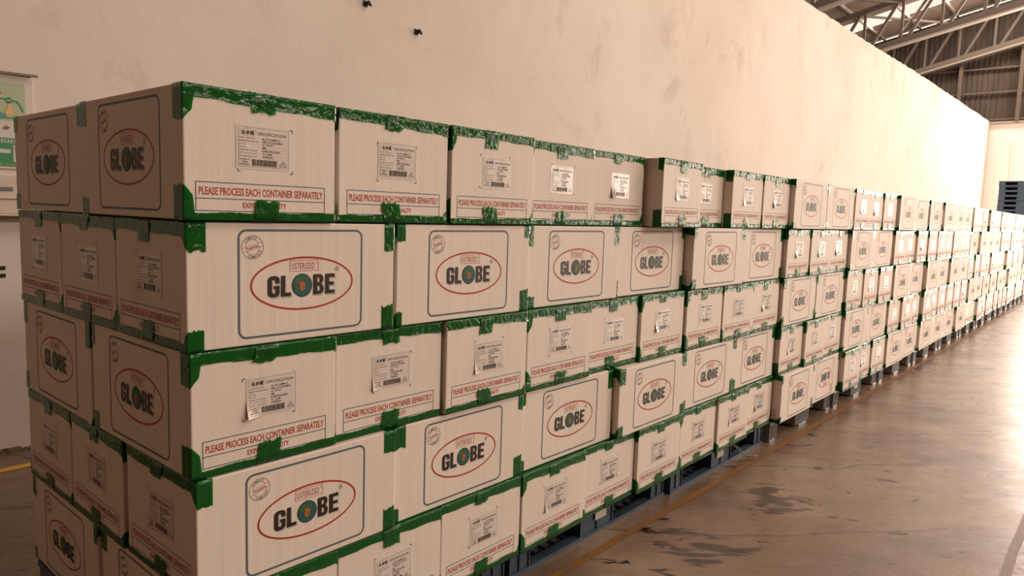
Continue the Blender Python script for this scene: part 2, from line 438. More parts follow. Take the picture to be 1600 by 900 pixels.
LOGO.polyg([(gx + x * .001, gz + z * .001) for x, z in [(-6.5, -12), (-3.5, -14.5), (3, -14), (7.5, -9), (7, -2), (9, 1), (8.5, 5), (5.5, 9), (3.5, 4), (1.5, 11.5), (-1.5, 5), (-4, 11), (-7, 8.5), (-6, 2), (-8, -3)]], ORANGE, 5)
LOGO.line(gx - .001, gz - .009, gx - .002, gz + .001, .0012, RED, 6); LOGO.line(gx + .003, gz - .008, gx + .0035, gz + .002, .0012, RED, 6)
# round stamp
sx, sz = 0.160, 0.236
LOGO.ellipse(sx, sz, 0.0285, 0.0285, 0.0011, GREY, 1, 40)
def arc_ring(cx, cz, r, w, a0, a1, m, n=18):
    o = [(cx + r * cos(radians(a0 + (a1 - a0) * i / n)), cz + r * sin(radians(a0 + (a1 - a0) * i / n))) for i in range(n + 1)]
    q = [(cx + (r - w) * cos(radians(a0 + (a1 - a0) * i / n)), cz + (r - w) * sin(radians(a0 + (a1 - a0) * i / n))) for i in range(n + 1)]
    LOGO.add((o + q, [(i, i + 1, n + 2 + i, n + 1 + i) for i in range(n)]), m, 1)
arc_ring(sx, sz, .0185, .0009, 36, 178, GREY); arc_ring(sx, sz, .0185, .0009, 212, 358, GREY)
ta = radians(17)
for off in (-.0050, .0050):
    e_ = math.sqrt(.0280 ** 2 - off ** 2)
    LOGO.line(sx - e_ * cos(ta) - off * sin(ta), sz - e_ * sin(ta) + off * cos(ta), sx + e_ * cos(ta) - off * sin(ta), sz + e_ * sin(ta) + off * cos(ta), .0009, RED)
LOGO.fit_text('Premium', sx - .0165, sx + .0165, sz - .0032, sz + .0038, RED, 0.012, 1, 1.0, ta)
def ring_text(word, r, a_mid, span, inward=False, h=.0062):
    n = len(word)
    for k, ch in enumerate(word):
        vs, fs = text2d(ch, 0.02)
        ax = min(v[0] for v in vs); bx = max(v[0] for v in vs)
        t = (k - (n - 1) / 2) * span / n
        a = radians(a_mid - t) if not inward else radians(a_mid + t)
        out = []
        for x, z in vs:
            u = (x - (ax + bx) / 2) * h * 1.15; v = (z - .36) * h * 1.4
            if inward: v = v; ux, uz = -sin(a), cos(a); vx, vz = -cos(a), -sin(a)
            else: ux, uz = sin(a), -cos(a); vx, vz = cos(a), sin(a)
            out.append((sx + r * cos(a) + u * ux + v * vx, sz + r * sin(a) + u * uz + v * vz))
        LOGO.add((out, fs), GREY, 1)
ring_text('COMBED', .0232, 105, 92)
ring_text('COMPACT', .0232, -68, 100, True)

# notice on the short face (x 0..0.39)
NOTE = Art()
NOTE.frame(0.026, 0.362, 0.020, 0.086, 0.0022, BLUE)
NOTE.rect(0.026, 0.362, 0.0475, 0.0497, BLUE)
NOTE.fit_text('PLEASE PROCESS EACH CONTAINER SEPARATELY', 0.034, 0.355, 0.0565, 0.0745, RED, 0.017)
NOTE.fit_text('EXPORT QUALITY', 0.138, 0.252, 0.0265, 0.0420, RED, 0.017)
for cx, cz, dx, dz in ((0.126, 0.219, 1, -1), (0.268, 0.219, -1, -1), (0.126, 0.114, 1, 1), (0.268, 0.114, -1, 1)):
    NOTE.line(cx, cz, cx + .007 * dx, cz, .0018, BLACK); NOTE.line(cx, cz, cx, cz + .007 * dz, .0018, BLACK)

# ------------------------------------------------------------------ carton meshes
BW, BL, BH = 0.392, 0.592, 0.295
hx, hy = BW / 2, BL / 2
def carton_body(name, upside=False):
    mb = MB(); mb.box(-hx, hx, -hy, hy, 0, BH, 0)
    me0 = mb.mesh('tmp', [M_CARD], bevel=0.0035)
    m2 = MB(); m2.v = [tuple(v.co) for v in me0.vertices]; m2.f = [tuple(p.vertices) for p in me0.polygons]; m2.m = [0] * len(m2.f)
    bpy.data.meshes.remove(me0)
    zz = (lambda z: BH - z) if upside else (lambda z: z)
    sgn = -1 if upside else 1
    # side x faces carry the logo, y faces the notice
    LOGO.put(m2, lambda a, z, e: (-hx - e, (hy - a) * sgn, zz(z)))
    LOGO.put(m2, lambda a, z, e: (hx + e, (-hy + a) * sgn, zz(z)))
    NOTE.put(m2, lambda a, z, e: ((-hx + a) * sgn, -hy - e, zz(z)))
    NOTE.put(m2, lambda a, z, e: ((hx - a) * sgn, hy + e, zz(z)))
    return m2.mesh(name, BODY_MATS)
BODY = carton_body('carton_body')
BODY_UP = carton_body('carton_body_inverted', True)

def edge_tape(seed, top=True, bold=False):
    """tape folded over the short edge at y=-hy, wrapping a little round both corners"""
    r = random.Random(seed)
    wl, wr = r.choice([0.0, .026, .034, .042]), r.choice([.022, .032, .040, .046])
    if wl == 0 and r.random() < .5: wl = .03
    nl, nr = r.uniform(.035, .078), r.uniform(.035, .075)
    h0, h1 = r.uniform(.022, .031), r.uniform(.024, .036)
    sag = r.uniform(-.004, .006)
    inl = r.choice([0, 0, .016, .022]); inr = r.choice([0, .010, .016])
    if bold: wl, nl, inl, h0, h1 = .046, .078, .024, .026, .036
    if not top: h0, h1, sag = h0 * .64, h1 * .62, sag * .4
    us = [-wl + k * (BW + wl + wr) / 100 for k in range(101)]
    us = sorted(us + [0.0, BW])
    ph = r.uniform(0, 6)
    V = []; F = []
    nv = 9
    for u in us:
        if u < 0: H = nl + r.uniform(-.004, .004) - .12 * (-u) * r.random()
        elif u > BW: H = nr + r.uniform(-.004, .004)
        else:
            t = u / BW; H = h0 + (h1 - h0) * t + sag * sin(pi * t) + .0012 * sin(u * 55 + ph) + r.uniform(-.0007, .0007)
            if u < inl: H = max(H, nl * (1 - .35 * u / max(inl, 1e-3)))
            if u > BW - inr: H = max(H, nr * .9 * (1 - .4 * (BW - u) / max(inr, 1e-3)))
        fold = .030 if 0 <= u <= BW else .004
        row = []
        for j in range(nv):
            # j 0,1 = on the lid, 2.. on the side
            if j < 2: d = (2 - j) / 2 * fold; z = BH; o = 0
            else: d = 0; z = BH - H * (j - 2) / (nv - 3); o = 1
            e = .0007 + min(.0011, abs(r.gauss(0, .0005))) * (1 if 0 < u < BW else .3) + (.0012 * abs(sin(u * 31 + ph)) if j == nv - 1 else 0)
            zz = z + (e if j < 3 else 0)
            if j == 2: zz = BH + .0007
            oe = e if j >= 2 else -d
            if u < 0: x, y = -hx - max(oe, .0009) if j >= 2 else -hx + d, -hy - u
            elif u > BW: x, y = hx + max(oe, .0009) if j >= 2 else hx - d, -hy + (u - BW)
            else:
                x = -hx + u; y = -hy - oe if j >= 2 else -hy + d
                if u == 0: x -= .0009
                if u == BW: x += .0009
            row.append((x, y, zz))
        V.append(row)
    mb = MB()
    for row in V: mb.v += row
    for a in range(len(V) - 1):
        for j in range(nv - 1):
            i = a * nv + j
            mb.f.append((i, i + 1, i + nv + 1, i + nv)); mb.m.append(0)
    if not top:
        mb.v = [(x, y, BH - z) for x, y, z in mb.v]; mb.f = [tuple(reversed(f)) for f in mb.f]
    else:
        pass
    return mb.mesh('edge_tape', [M_TAPE], smooth=True)
def seam_tape(seed, top=True, both=False):
    """tape along the flap seam, its torn end hanging down the short face"""
    r = random.Random(seed)
    w = .060 if top else .062
    x0 = r.uniform(-.014, .004) - w / 2
    drop = r.uniform(.036, .056) if top else r.uniform(.045, .070)
    tilt = r.uniform(-.003, .003)
    n = 12
    path = [(-hy + .25, BH + .0012)] + [(-hy + .02, BH + .0012), (-hy - .0012, BH + .0015)]
    V = []
    for (y, z) in path:
        V.append([(x0 + w * k / n, y, z + abs(r.gauss(0, .0003))) for k in range(n + 1)])
    for s in range(1, 5):
        row = []
        for k in range(n + 1):
            dd = drop * s / 4
            if s == 4: dd += r.uniform(-.005, .004)
            row.append((x0 + w * k / n + tilt * s, -hy - .0030 - min(.0014, abs(r.gauss(0, .0007))), BH - dd))
        V.append(row)
    mb = MB()
    for row in V: mb.v += row
    for a in range(len(V) - 1):
        for k in range(n):
            i = a * (n + 1) + k
            mb.f.append((i, i + n + 1, i + n + 2, i + 1)); mb.m.append(0)
    if not top:
        mb.v = [(x, y, BH - z) for x, y, z in mb.v]; mb.f = [tuple(reversed(f)) for f in mb.f]
    return mb.mesh('seam_tape', [M_TAPE], smooth=True)
TOPT = [edge_tape(100 + i, True) for i in range(7)]
TOP_BOLD = edge_tape(151, True, True); BOT_BOLD = edge_tape(152, False, True)
BOTT = [edge_tape(200 + i, False) for i in range(7)]
SEAMT = [seam_tape(300 + i, True) for i in range(5)]
SEAMB = [seam_tape(400 + i, False) for i in range(5)]

def label_mesh(name, curl):
    art = Art()
    WM = [M_PAPER, M_BLACK, M_GREY]
    w, h = 0.138, 0.100
    art.frame(.006, w - .003, .006, h - .004, .0005, 1)
    art.ellipse(.030, .0845, .0215, .0085, .0004, 1, 1, 30)
    art.fit_text('GL', .0145, .0235, .0795, .0885, 1, .05)
    art.disc(.0295, .084, .0048, .0045, 2)
    art.fit_text('BE', .0360, .0455, .0795, .0885, 1, .05)
    art.fit_text('SPECIFICATION', .055, .128, .0795, .0870, 2, .012, 1, 1.15)
    left = ['YARN COUNT NO.', 'BLEND PERCENTAGE', 'LOT No.', 'BOX No.', 'CONE TIP COLOUR', 'NET WEIGHT (KGS)', 'PRODUCTION DATE']
    lw = [.040, .048, .018, .018, .045, .045, .044]
    right = ['30 CW COMPACT', '100% COTTON MAX', 'JA 738 SET', '880', 'R.NEUTRAL/GRN', '72 : 53.88', '27/08/2024']
    rw = [.048, .054, .029, .010, .046, .025, .027]
    for k in range(7):
        z = .0700 - k * .0070
        art.fit_text(left[k], .008, .008 + lw[k], z, z + .0030, 2, 0.0)
        art.fit_text(right[k], .066, .066 + rw[k], z - .0002, z + .0042, 1, 0.01)
        art.line(.066, z - .0012, .132, z - .0012, .00025, 2)
    for k, (t, wd) in enumerate((('COUNTRY OF', .026), ('ORIGIN', .014), ('INDONESIA', .024))):
        art.fit_text(t, .021 - wd / 2, .021 + wd / 2, .0205 - k * .0055, .0240 - k * .0055, 1, .01)
    for k, (t, wd) in enumerate((('USE', .008), ('PRODUCT', .018), ('DATE WISE', .021))):
        art.fit_text(t, .1205 - wd / 2, .1205 + wd / 2, .0195 - k * .0052, .0228 - k * .0052, 1, .01)
    rb = random.Random(5); x = .040
    while x < .104:
        bw = rb.choice([.0006, .0009, .0014]); art.rect(x, x + bw, .0085, .0235, 1); x += bw + rb.choice([.0006, .0008, .0011])
    mb = MB(); nx, nz = 14, 10
    def P(a, z, e):
        ca, cz = max(0, 1 - a / .045), max(0, 1 - z / .05)
        lift = curl * (ca * cz) ** 1.5 * .012
        return (-hx + 0.128 + a, -hy - .0008 - lift - e, 0.116 + z)
    for i in range(nx + 1):
        for j in range(nz + 1): mb.v.append(P(w * i / nx, h * j / nz, 0))
    for i in range(nx):
        for j in range(nz):
            k = i * (nz + 1) + j
            mb.f.append((k, k + nz + 1, k + nz + 2, k + 1)); mb.m.append(0)
    art.put(mb, P, 0.0004)
    return mb.mesh(name, WM)
LABELS = [label_mesh('specification_label', c) for c in (0.0, 0.5, 1.0)]

# ------------------------------------------------------------------ the setting
WY = 2.87
def wall_left():
    mb = MB()
    xs = [-8, 0.3, 4, 11.55, 15.2, 19.0, 25, 31.5]
    zt = [4.86, 4.90, 4.95, 5.00, 5.06, 5.16, 5.25, 5.33]
    r = random.Random(2)
    top = []
    for k in range(len(xs) - 1):
        n = 24
        for i in range(n):
            t = i / n; top.append((xs[k] + (xs[k + 1] - xs[k]) * t, zt[k] + (zt[k + 1] - zt[k]) * t + r.uniform(-.012, .012)))
    top.append((xs[-1], zt[-1]))
    for a, b in zip(top[:-1], top[1:]):
        mb.quad((a[0], WY, 0), (b[0], WY, 0), (b[0], WY, b[1]), (a[0], WY, a[1]))
        mb.quad((a[0], WY, a[1]), (b[0], WY, b[1]), (b[0], WY + .2, b[1]), (a[0], WY + .2, a[1]))
        mb.quad((b[0], WY + .2, 0), (a[0], WY + .2, 0), (a[0], WY + .2, a[1]), (b[0], WY + .2, b[1]))
    return obj('wall_left', mb.mesh('wall_left', [M_WALL]))
structure(wall_left())
mb = MB(); mb.quad((-9, -14, 0), (33, -14, 0), (33, 13, 0), (-9, 13, 0))
structure(obj('floor', mb.mesh('floor', [M_FLOOR])))
# broken plaster line at the wall foot
mb = MB(); r = random.Random(4); n = 160
for k in range(n):
    a, b = -4 + k * .11, -4 + (k + 1) * .11
    h0 = .018 + .010 * sin(k * .7) + r.uniform(0, .008)
    mb.box(a, b, WY - r.uniform(.003, .009), WY, 0, h0)
structure(obj('baseboard_left', mb.mesh('baseboard_left', [M_FLOOR])))

GX = 31.5
# far wall: white masonry with a loading door, cladding above
mb = MB()
mb.box(GX, GX + .2, 1.3, 13, 0, 5.25); mb.box(GX, GX + .2, -12, -7.3, 0, 5.25)
mb.box(GX - .06, GX, 2.05, 2.11, 0, 4.6)
structure(obj('wall_far', mb.mesh('wall_far', [M_WHITEWALL])))
mb = MB(); y = -12.0; p = 0.17; ys = []
while y < 13:
    ys += [(y, 0), (y + .05, 0), (y + .07, .018), (y + .12, .018), (y + .14, 0)]; y += p
for (a, da), (b, db) in zip(ys[:-1], ys[1:]):
    if a < 1.3 and b > -7.3:
        mb.quad((GX + .1 - da, a, 8.0), (GX + .1 - db, b, 8.0), (GX + .1 - db, b, roof_z(b) - .10), (GX + .1 - da, a, roof_z(a) - .10)); continue
    mb.quad((GX + .1 - da, a, 5.30), (GX + .1 - db, b, 5.30), (GX + .1 - db, b, roof_z(b) - .10), (GX + .1 - da, a, roof_z(a) - .10))
structure(obj('wall_gable', mb.mesh('wall_gable', [M_CLAD])))
mb = MB()
mb.box(GX - .12, GX + .12, 1.3, 13, 5.26, 5.33); mb.box(GX - .12, GX + .12, -12, -7.3, 5.26, 5.33)
structure(obj('trim_1', mb.mesh('trim_1', [M_STEEL_L])))
# right and near walls
mb = MB()
mb.box(-9, 17.0, -12.2, -12, 0, 5.6); mb.box(26.0, GX, -12.2, -12, 0, 5.6); mb.box(17.0, 26.0, -12.2, -12, 4.9, 5.6)
mb.box(-9, GX, -12.2, -12, 7.2, 9.2); mb.box(-9, 1, -12.2, -12, 5.6, 7.2); mb.box(20, GX, -12.2, -12, 5.6, 7.2)  # window gap left for the added fill lamp
structure(obj('wall_right', mb.mesh('wall_right', [M_DULLWALL])))
mb = MB(); mb.box(-9.2, -9, -12.2, 13, 0, 11)
structure(obj('wall_near', mb.mesh('wall_near', [M_DULLWALL])))
mb = MB(); mb.box(-9, GX, 13, 13.2, 0, 8)
structure(obj('wall_back', mb.mesh('wall_back', [M_CLAD])))
# roof: corrugated sheet with roof light slots
def roof(y0, y1, slots, name, cut=(-2.3, 8.3)):
    mb = MB(); x = -9.0; prof = []
    while x < GX + .3:
        prof += [(x, 0), (x + .06, 0), (x + .09, .04), (x + .15, .04)]; x += .18
    for (a, da), (b, db) in zip(prof[:-1], prof[1:]):
        segs = [(y0, y1)]
        for s in slots:
            if a > s - .62 and b < s + .62: segs = [(y0, cut[0]), (cut[1], y1)]
        for u, v in segs:
            if v - u < .05: continue
            mb.quad((a, u, roof_z(u) + da), (a, v, roof_z(v) + da), (b, v, roof_z(v) + db), (b, u, roof_z(u) + db))
    return structure(obj(name, mb.mesh(name, [M_ROOF])))
roof(-3.0, 13.2, ROOFLIGHTS, 'ceiling')
roof(-12.3, -3.0, [16.9, 10.9, 4.9], 'ceiling_right', (-9.6, -3.6))  # slots cut for the added right-slope lights
# purlins
mb = MB()
for y in [-2 + 1.25 * k for k in range(12)]:
    z = roof_z(y) - .07
    mb.box(-9, GX, y - .03, y + .03, z - .07, z + .05)
structure(obj('trim_2', mb.mesh('trim_2', [M_STEEL_L])))

# girts and posts of the gable frame
mb = MB()
for z in (5.42, 6.42, 7.30): mb.box(GX - .06, GX + .02, 1.3, 13, z - .03, z + .03)
structure(obj('trim_3', mb.mesh('trim_3', [M_STEEL])))
mb = MB()
for y in (11.5, 7.8, 5.9, 3.95, 2.05): mb.box(GX - .20, GX - .06, y - .06, y + .06, 5.3, 8.55 - .242 * y if y > -3 else 9.0)
structure(obj('trim_4', mb.mesh('trim_4', [M_STEEL])))
# trusses along Y: bottom chord, top chord, posts and diagonals
def truss(X, zb, kb, zt, kt, y0, y1, first, pitch, lab, gable=False):
    t = empty('roof_truss', (X, y0, zb - kb * y0))
    t['kind'] = 'structure'
    def loc(p): return (p[0] - X, p[1] - y0, p[2] - (zb - kb * y0))
    def part(nm, p, q, w, h, m=M_STEEL):
        b = MB(); b.bar(loc(p), loc(q), w, h); obj(nm, b.mesh(nm, [m]), t)
    B_ = lambda y: (X, y, zb - kb * y)
    T_ = lambda y: (X, y, zt - kt * y)
    part('bottom_chord', B_(y0), B_(y1), .14, .20)
    a, b = B_(y0), B_(y1)
    part('bottom_flange', (a[0] - .0, a[1], a[2] - .125), (b[0], b[1], b[2] - .125), .26, .05, M_STEEL_L)  # paler steel puts the lit underside into the flange's colour
    part('top_chord', T_(y0), T_(y1), .14, .17)
    y = first; k = 0
    while y > y0 + .05:
        part('web_post', B_(y), T_(y), .08, .08)
        yy = y + pitch * .88
        if yy < y1 + .01: part('web_diagonal', B_(yy - .02), T_(y + .12), .08, .09)
        y -= pitch; k += 1
    return tag_truss(t, lab)
def tag_truss(t, lab):
    t['label'] = lab; t['category'] = 'roof truss'; t['group'] = 'roof trusses'
    del t['kind']
    return t
truss(20.0, 8.335 + .135, .212, 9.90, .216, -3, 12.5, 11.7, 1.15, 'brown steel roof truss nearest the camera, cut by top edge of photo')
truss(26.0, 8.335 + .135, .212, 9.86, .216, -3, 12.5, 11.75, 1.15, 'brown steel roof truss in the middle, with the brightly lit bottom flange')
truss(GX - .3, 8.53 + .135, .240, 10.05, .225, -3, 12.5, 11.9, 1.12, 'brown steel roof truss farthest away against the dark corrugated gable')
# roof bracing rods between the two far trusses
for k, (p, q) in enumerate([((20, 8.2, 8.25), (26, 5.0, 8.7)), ((26, 6.6, 8.55), (31.2, 3.9, 8.95)), ((26, 3.9, 9.1), (31.2, 6.4, 8.45))]):
    b = MB(); p = Vector(p); q = Vector(q); b.bar((0, 0, 0), q - p, .07, .07)
    o = obj('roof_brace', b.mesh('roof_brace', [M_STEEL]), None, p)
    tag(o, ['diagonal steel brace running back from the nearest roof truss', 'diagonal steel brace behind the middle truss, rising to the right', 'diagonal steel brace behind the middle truss, rising to the left'][k], 'roof brace', 'diagonal roof braces')

# painted floor lines
def floor_line(pts, w, m, label, name='floor_marking'):
    b = MB(); r = random.Random(8)
    o0 = Vector(pts[0]); n = 90; V = []
    P0, P1 = Vector(pts[0]), Vector(pts[1]); d = (P1 - P0); u = Vector((-d.y, d.x)).normalized()
    for k in range(n + 1):
        c = P0 + d * (k / n)
        a = c + u * (w / 2 + r.uniform(-.003, .003)); e = c - u * (w / 2 + r.uniform(-.003, .003))
        V.append((a, e))
    for (a, e), (a2, e2) in zip(V[:-1], V[1:]):
        b.quad((e.x - o0.x, e.y - o0.y, 0), (e2.x - o0.x, e2.y - o0.y, 0), (a2.x - o0.x, a2.y - o0.y, 0), (a.x - o0.x, a.y - o0.y, 0))
    o = obj(name, b.mesh(name, [m]), None, (o0.x, o0.y, .0025))
    tag(o, label, 'floor line')
floor_line([(-1.5, -.012), (18.0, -.16)], .036, M_ORLINE, 'worn orange line painted on the floor along the front of the pallets')
floor_line([(-4.0, 2.605), (15.0, 2.605)], .060, M_YLINE, 'yellow line painted on the floor at the foot of the plaster wall')
floor_line([(-1.0, -1.318), (16.0, -1.31)], .034, M_BRLINE, 'worn brown line on the open floor in the lower right corner')

# ------------------------------------------------------------------ things on the wall at the left
def wall_art(t, art, mats, x0, z0, y, nm):
    mb = MB(); art.put(mb, lambda a, z, e: (x0 + a, y - e, z0 + z), .0006)
    return obj(nm, mb.mesh(nm, mats), t)
t = empty('evacuation_sign', (0.0, WY, 1.38 + .135)); tag(t, 'green and white evacuation sign with praying hands on the left wall', 'sign')
b = MB(); b.box(-.62, .515, -.012, 0, 0, .47)
obj('sign_board', b.mesh('sign_board', [M_SIGNW], bevel=.002), t)
SM = [M_SIGNW, M_SIGNG, M_SIGNLG, M_SKIN, M_SIGNB, M_SIGNR]
a = Art()
a.rect(-.60, .478, .245, .440, 2, 1)
sX = lambda px: .367 + .0029 * px
a.line(.20, .352, sX(10), .354, .009, 1, 3); a.line(sX(16), .352, sX(26), .345, .009, 1, 3); a.line(sX(26), .347, sX(35), .297, .009, 1, 3)
a.disc(sX(13.5), .350, .0165, .0165, 1, 4, 24)
a.line(sX(10.5), .351, sX(13), .344, .003, 0, 5); a.line(sX(13), .344, sX(17), .357, .003, 0, 5)
a.polyg([(sX(7), .278), (sX(20), .278), (sX(19), .292), (sX(16), .312), (sX(14.5), .344), (sX(12.5), .344), (sX(11), .312), (sX(8), .292)], 3, 4)
a.line(sX(13.5), .280, sX(13.5), .340, .0015, 0, 5)
a.polyg([(sX(-8), .262), (sX(9), .266), (sX(8), .276), (sX(0), .288), (sX(-6), .284)], 4, 3)
a.line(.20, .256, sX(32), .262, .007, 1, 4)
a.polyg([(sX(-9), .382), (sX(-3), .366), (sX(3), .382), (sX(-3), .398)], 5, 4)
a.polyg([(sX(2), .205), (sX(9), .198), (sX(14), .212), (sX(8), .222)], 6, 3)
a.rect(-.60, .478, .012, .158, 1, 2)
a.fit_text('EVAKUASI', sX(-1), sX(36), .131, .152, 0, .02, 3)
a.rect(.10, sX(13), .080, .100, 0, 3)
a.add(shape2d([rrect(sX(17), sX(29), .034, .128, .010)]), 0, 3)
a.add(shape2d([rrect(sX(20), sX(26), .080, .134, .006)]), 1, 4)
a.fit_text('IKUTI ARAH JALUR EVAKUASI', .20, sX(34), .018, .025, 0, 0.0, 3)
SM.append(M_SHADEG)
wall_art(t, a, SM, 0, 0, -.0125, 'sign_print')
b = MB(); b.bar((-.3, -.03, .470), (.530, -.045, .485), .012, .012); b.bar((-.3, -.02, .478), (.5, -.03, .478), .02, .006)
obj('top_rail', b.mesh('top_rail', [M_STEEL]), t)
t = empty('wall_box', (0, WY, 1.15 + .135)); tag(t, 'pale beige metal box with grey badge on wall below evacuation sign', 'electrical box')
b = MB(); b.box(-.7, .56, -.09, 0, 0.0, .195); obj('box_body', b.mesh('box_body', [M_BEIGE], bevel=.004), t)
b = MB(); b.box(-.7, .58, -.105, 0, -.012, 0.0); b.box(-.7, .565, -.1, 0, .075, .083); obj('box_ledge', b.mesh('box_ledge', [M_BEIGE], bevel=.002), t)
b = MB(); b.box(.30, .388, -.094, -.09, .115, .135); obj('badge', b.mesh('badge', [M_SHADEG]), t)

for (x, z, lab) in ((2.67, 2.875, 'rusty metal anchor stub near the top edge of the cream wall'), (3.17, 2.775, 'rusty metal anchor stub on the cream wall, the lower of two')):
    t = empty('wall_anchor', (x, WY, z)); tag(t, lab, 'wall anchor', 'anchors in the plaster wall')
    b = MB(); b.bar((0, 0, 0), (.0, -.05, -.004), .022, .022); b.box(-.02, .018, -.008, 0, -.02, .022)
    obj('anchor_stub', b.mesh('anchor_stub', [M_DARK]), t)
    b = MB(); b.bar((-.01, -.045, .014), (.016, -.05, -.022), .012, .014); obj('bent_tip', b.mesh('bent_tip', [M_DARK]), t)
b = MB(); b.box(-.012, .012, -.006, 0, -.03, -.01); b.box(-.012, .012, -.006, 0, .01, .03)
o = obj('wall_fitting', b.mesh('wall_fitting', [M_DARK], bevel=.002), None, (.352, WY, .98)); tag(o, 'pair of dark holes in the wall beside the carton stack', 'wall fitting')

# ------------------------------------------------------------------ pallets
ORD = ['first', 'second', 'third', 'fourth', 'fifth', 'sixth', 'seventh', 'eighth', 'ninth', 'tenth', 'eleventh', 'twelfth', 'thirteenth', 'fourteenth', 'fifteenth']
PL, PD, PH = 1.17, 1.12, 0.1305
def pallet_parts(m, ribbed):
    parts = []
    b = MB()
    # deck: solid rim with a grid of bars
    b.box(0, PL, 0, .05, PH - .022, PH); b.box(0, PL, PD - .05, PD, PH - .022, PH)
    b.box(0, .05, .05, PD - .05, PH - .022, PH); b.box(PL - .05, PL, .05, PD - .05, PH - .022, PH)
    n = 16
    for k in range(1, n): x = .05 + (PL - .1) * k / n; b.box(x - .012, x + .012, .05, PD - .05, PH - .020, PH - .001)
    for k in range(1, 14): y = .05 + (PD - .1) * k / 14; b.box(.05, PL - .05, y - .012, y + .012, PH - .018, PH - .003)
    parts.append(('deck', b.mesh('deck', [m])))
    # bottom frame
    b = MB()
    if not ribbed:
        b.box(0, PL, 0, .045, 0, .016); b.box(0, PL, PD - .045, PD, 0, .016); b.box(0, PL, PD / 2 - .06, PD / 2 + .06, 0, .016)
    for x0, x1 in ((0, .09), (PL / 2 - .07, PL / 2 + .07), (PL - .09, PL)): b.box(x0, x1, .0 if ribbed else .045, PD - .045, 0, .014)
    for k in range(1, 9 if not ribbed else 1): y = .045 + k * .055; b.box(.1, PL - .1, y - .007, y + .007, .002, .012)
    for k in range(1, 15 if not ribbed else 1): x = .1 + (PL - .2) * k / 15; b.box(x - .006, x + .006, .045, .5, .001, .011)
    parts.append(('bottom_frame', b.mesh('bottom_frame', [m])))
    for (x0, x1) in ((.004, .125), (PL / 2 - .125, PL / 2 + .125), (PL - .125, PL - .004)):
        for (y0, y1) in ((.004, .14), (PD / 2 - .07, PD / 2 + .07), (PD - .14, PD - .004)):
            b = MB(); b.box(x0, x1, y0 + .006, y1, .014, PH - .018)
            nrib = max(3, int((x1 - x0) / .022)) if ribbed else 2
            for k in range(nrib + 1):
                x = x0 + .003 + (x1 - x0 - .006) * k / nrib; b.box(x - .003, x + .003, y0, y0 + .008, .014, PH - .018)
            parts.append(('foot_block', b.mesh('foot_block', [m])))
    return parts
PA = pallet_parts(M_PALLET, False); PB = pallet_parts(M_PALLET2, True)
b = MB(); b.box(0, .085, -.0015, 0, 0, .052); PLATE = b.mesh('pallet_label', [M_SIGNW])
PX = [0.0, 1.215, 2.411, 3.617, 4.818, 6.05] + [7.28 + 1.26 * k for k in range(9)]
PY = [0.0, .02, .0, -.03, -.045, -.055] + [-.065] * 9
NP = 14
for i in range(NP):
    kind = PA if i < 3 else PB
    t = empty('plastic_pallet', (PX[i] + .005, PY[i] + .045, 0))
    tag(t, '%s plastic pallet under the %s carton stack from near end' % ('dark blue' if i < 3 else 'grey blue ribbed', ORD[i]), 'pallet', 'plastic pallets under the carton stacks')
    for nm, me in kind: obj(nm, me, t)
    if i in (1, 2, 4):
        o = obj('pallet_label', PLATE, t, (PL / 2 - (.02 if i == 1 else .06), .003, .058)); o['label'] = 'pale rectangular sticker'

# ------------------------------------------------------------------ cartons
LAY = ['bottom', 'lower', 'middle', 'upper', 'top']
GROUP = 'white taped cartons stacked on the pallets'
zb = lambda l: .1345 if l == 0 else .135 + .2993 * l
def place(kind, x0, y0, layer, label, rz=0.0, upside=False, end=False, bold=False, rnd=random):
    """kind S: short face to the aisle, G: long face to the aisle. x0,y0 = front left corner"""
    if kind == 'S': cx, cy, r0 = x0 + hx, y0 + hy, 0
    else: cx, cy, r0 = x0 + hy, y0 + hx, -pi / 2
    t = empty('cardboard_carton', (cx, cy, zb(layer)), r0 + rz)
    tag(t, label, 'carton', GROUP)
    obj('carton_body', BODY_UP if upside else BODY, t)
    ends = [0] if (kind == 'S' and not end) else [0, pi]
    for e in ends:
        o = obj('edge_tape', TOP_BOLD if (bold and e == 0) else rnd.choice(TOPT), t, (0, 0, 0), e)
        o = obj('edge_tape', BOT_BOLD if (bold and e == 0) else rnd.choice(BOTT), t, (0, 0, 0), e)
    if kind == 'S' or end:
        obj('seam_tape', rnd.choice(SEAMT), t)
        obj('seam_tape', rnd.choice(SEAMB), t)
        o = obj('specification_label', rnd.choice(LABELS if rnd.random() < .6 else LABELS[:1]), t)
        o.location = (rnd.uniform(-.008, .012), 0, rnd.uniform(-.006, .006))
    return t
def pattern(i, l):
    if i in (0, 1, 2, 4): return 'S' if l % 2 == 0 else 'G'
    if i in (3, 5, 6, 7): return 'G' if l % 2 == 0 else 'S'
    return 'S' if l % 2 == 0 else 'G'
rr_ = random.Random(21)
POS3 = ['left', 'middle', 'right']; POS2 = ['left', 'right']
SPECIAL = {}
for l in range(5):
    pass
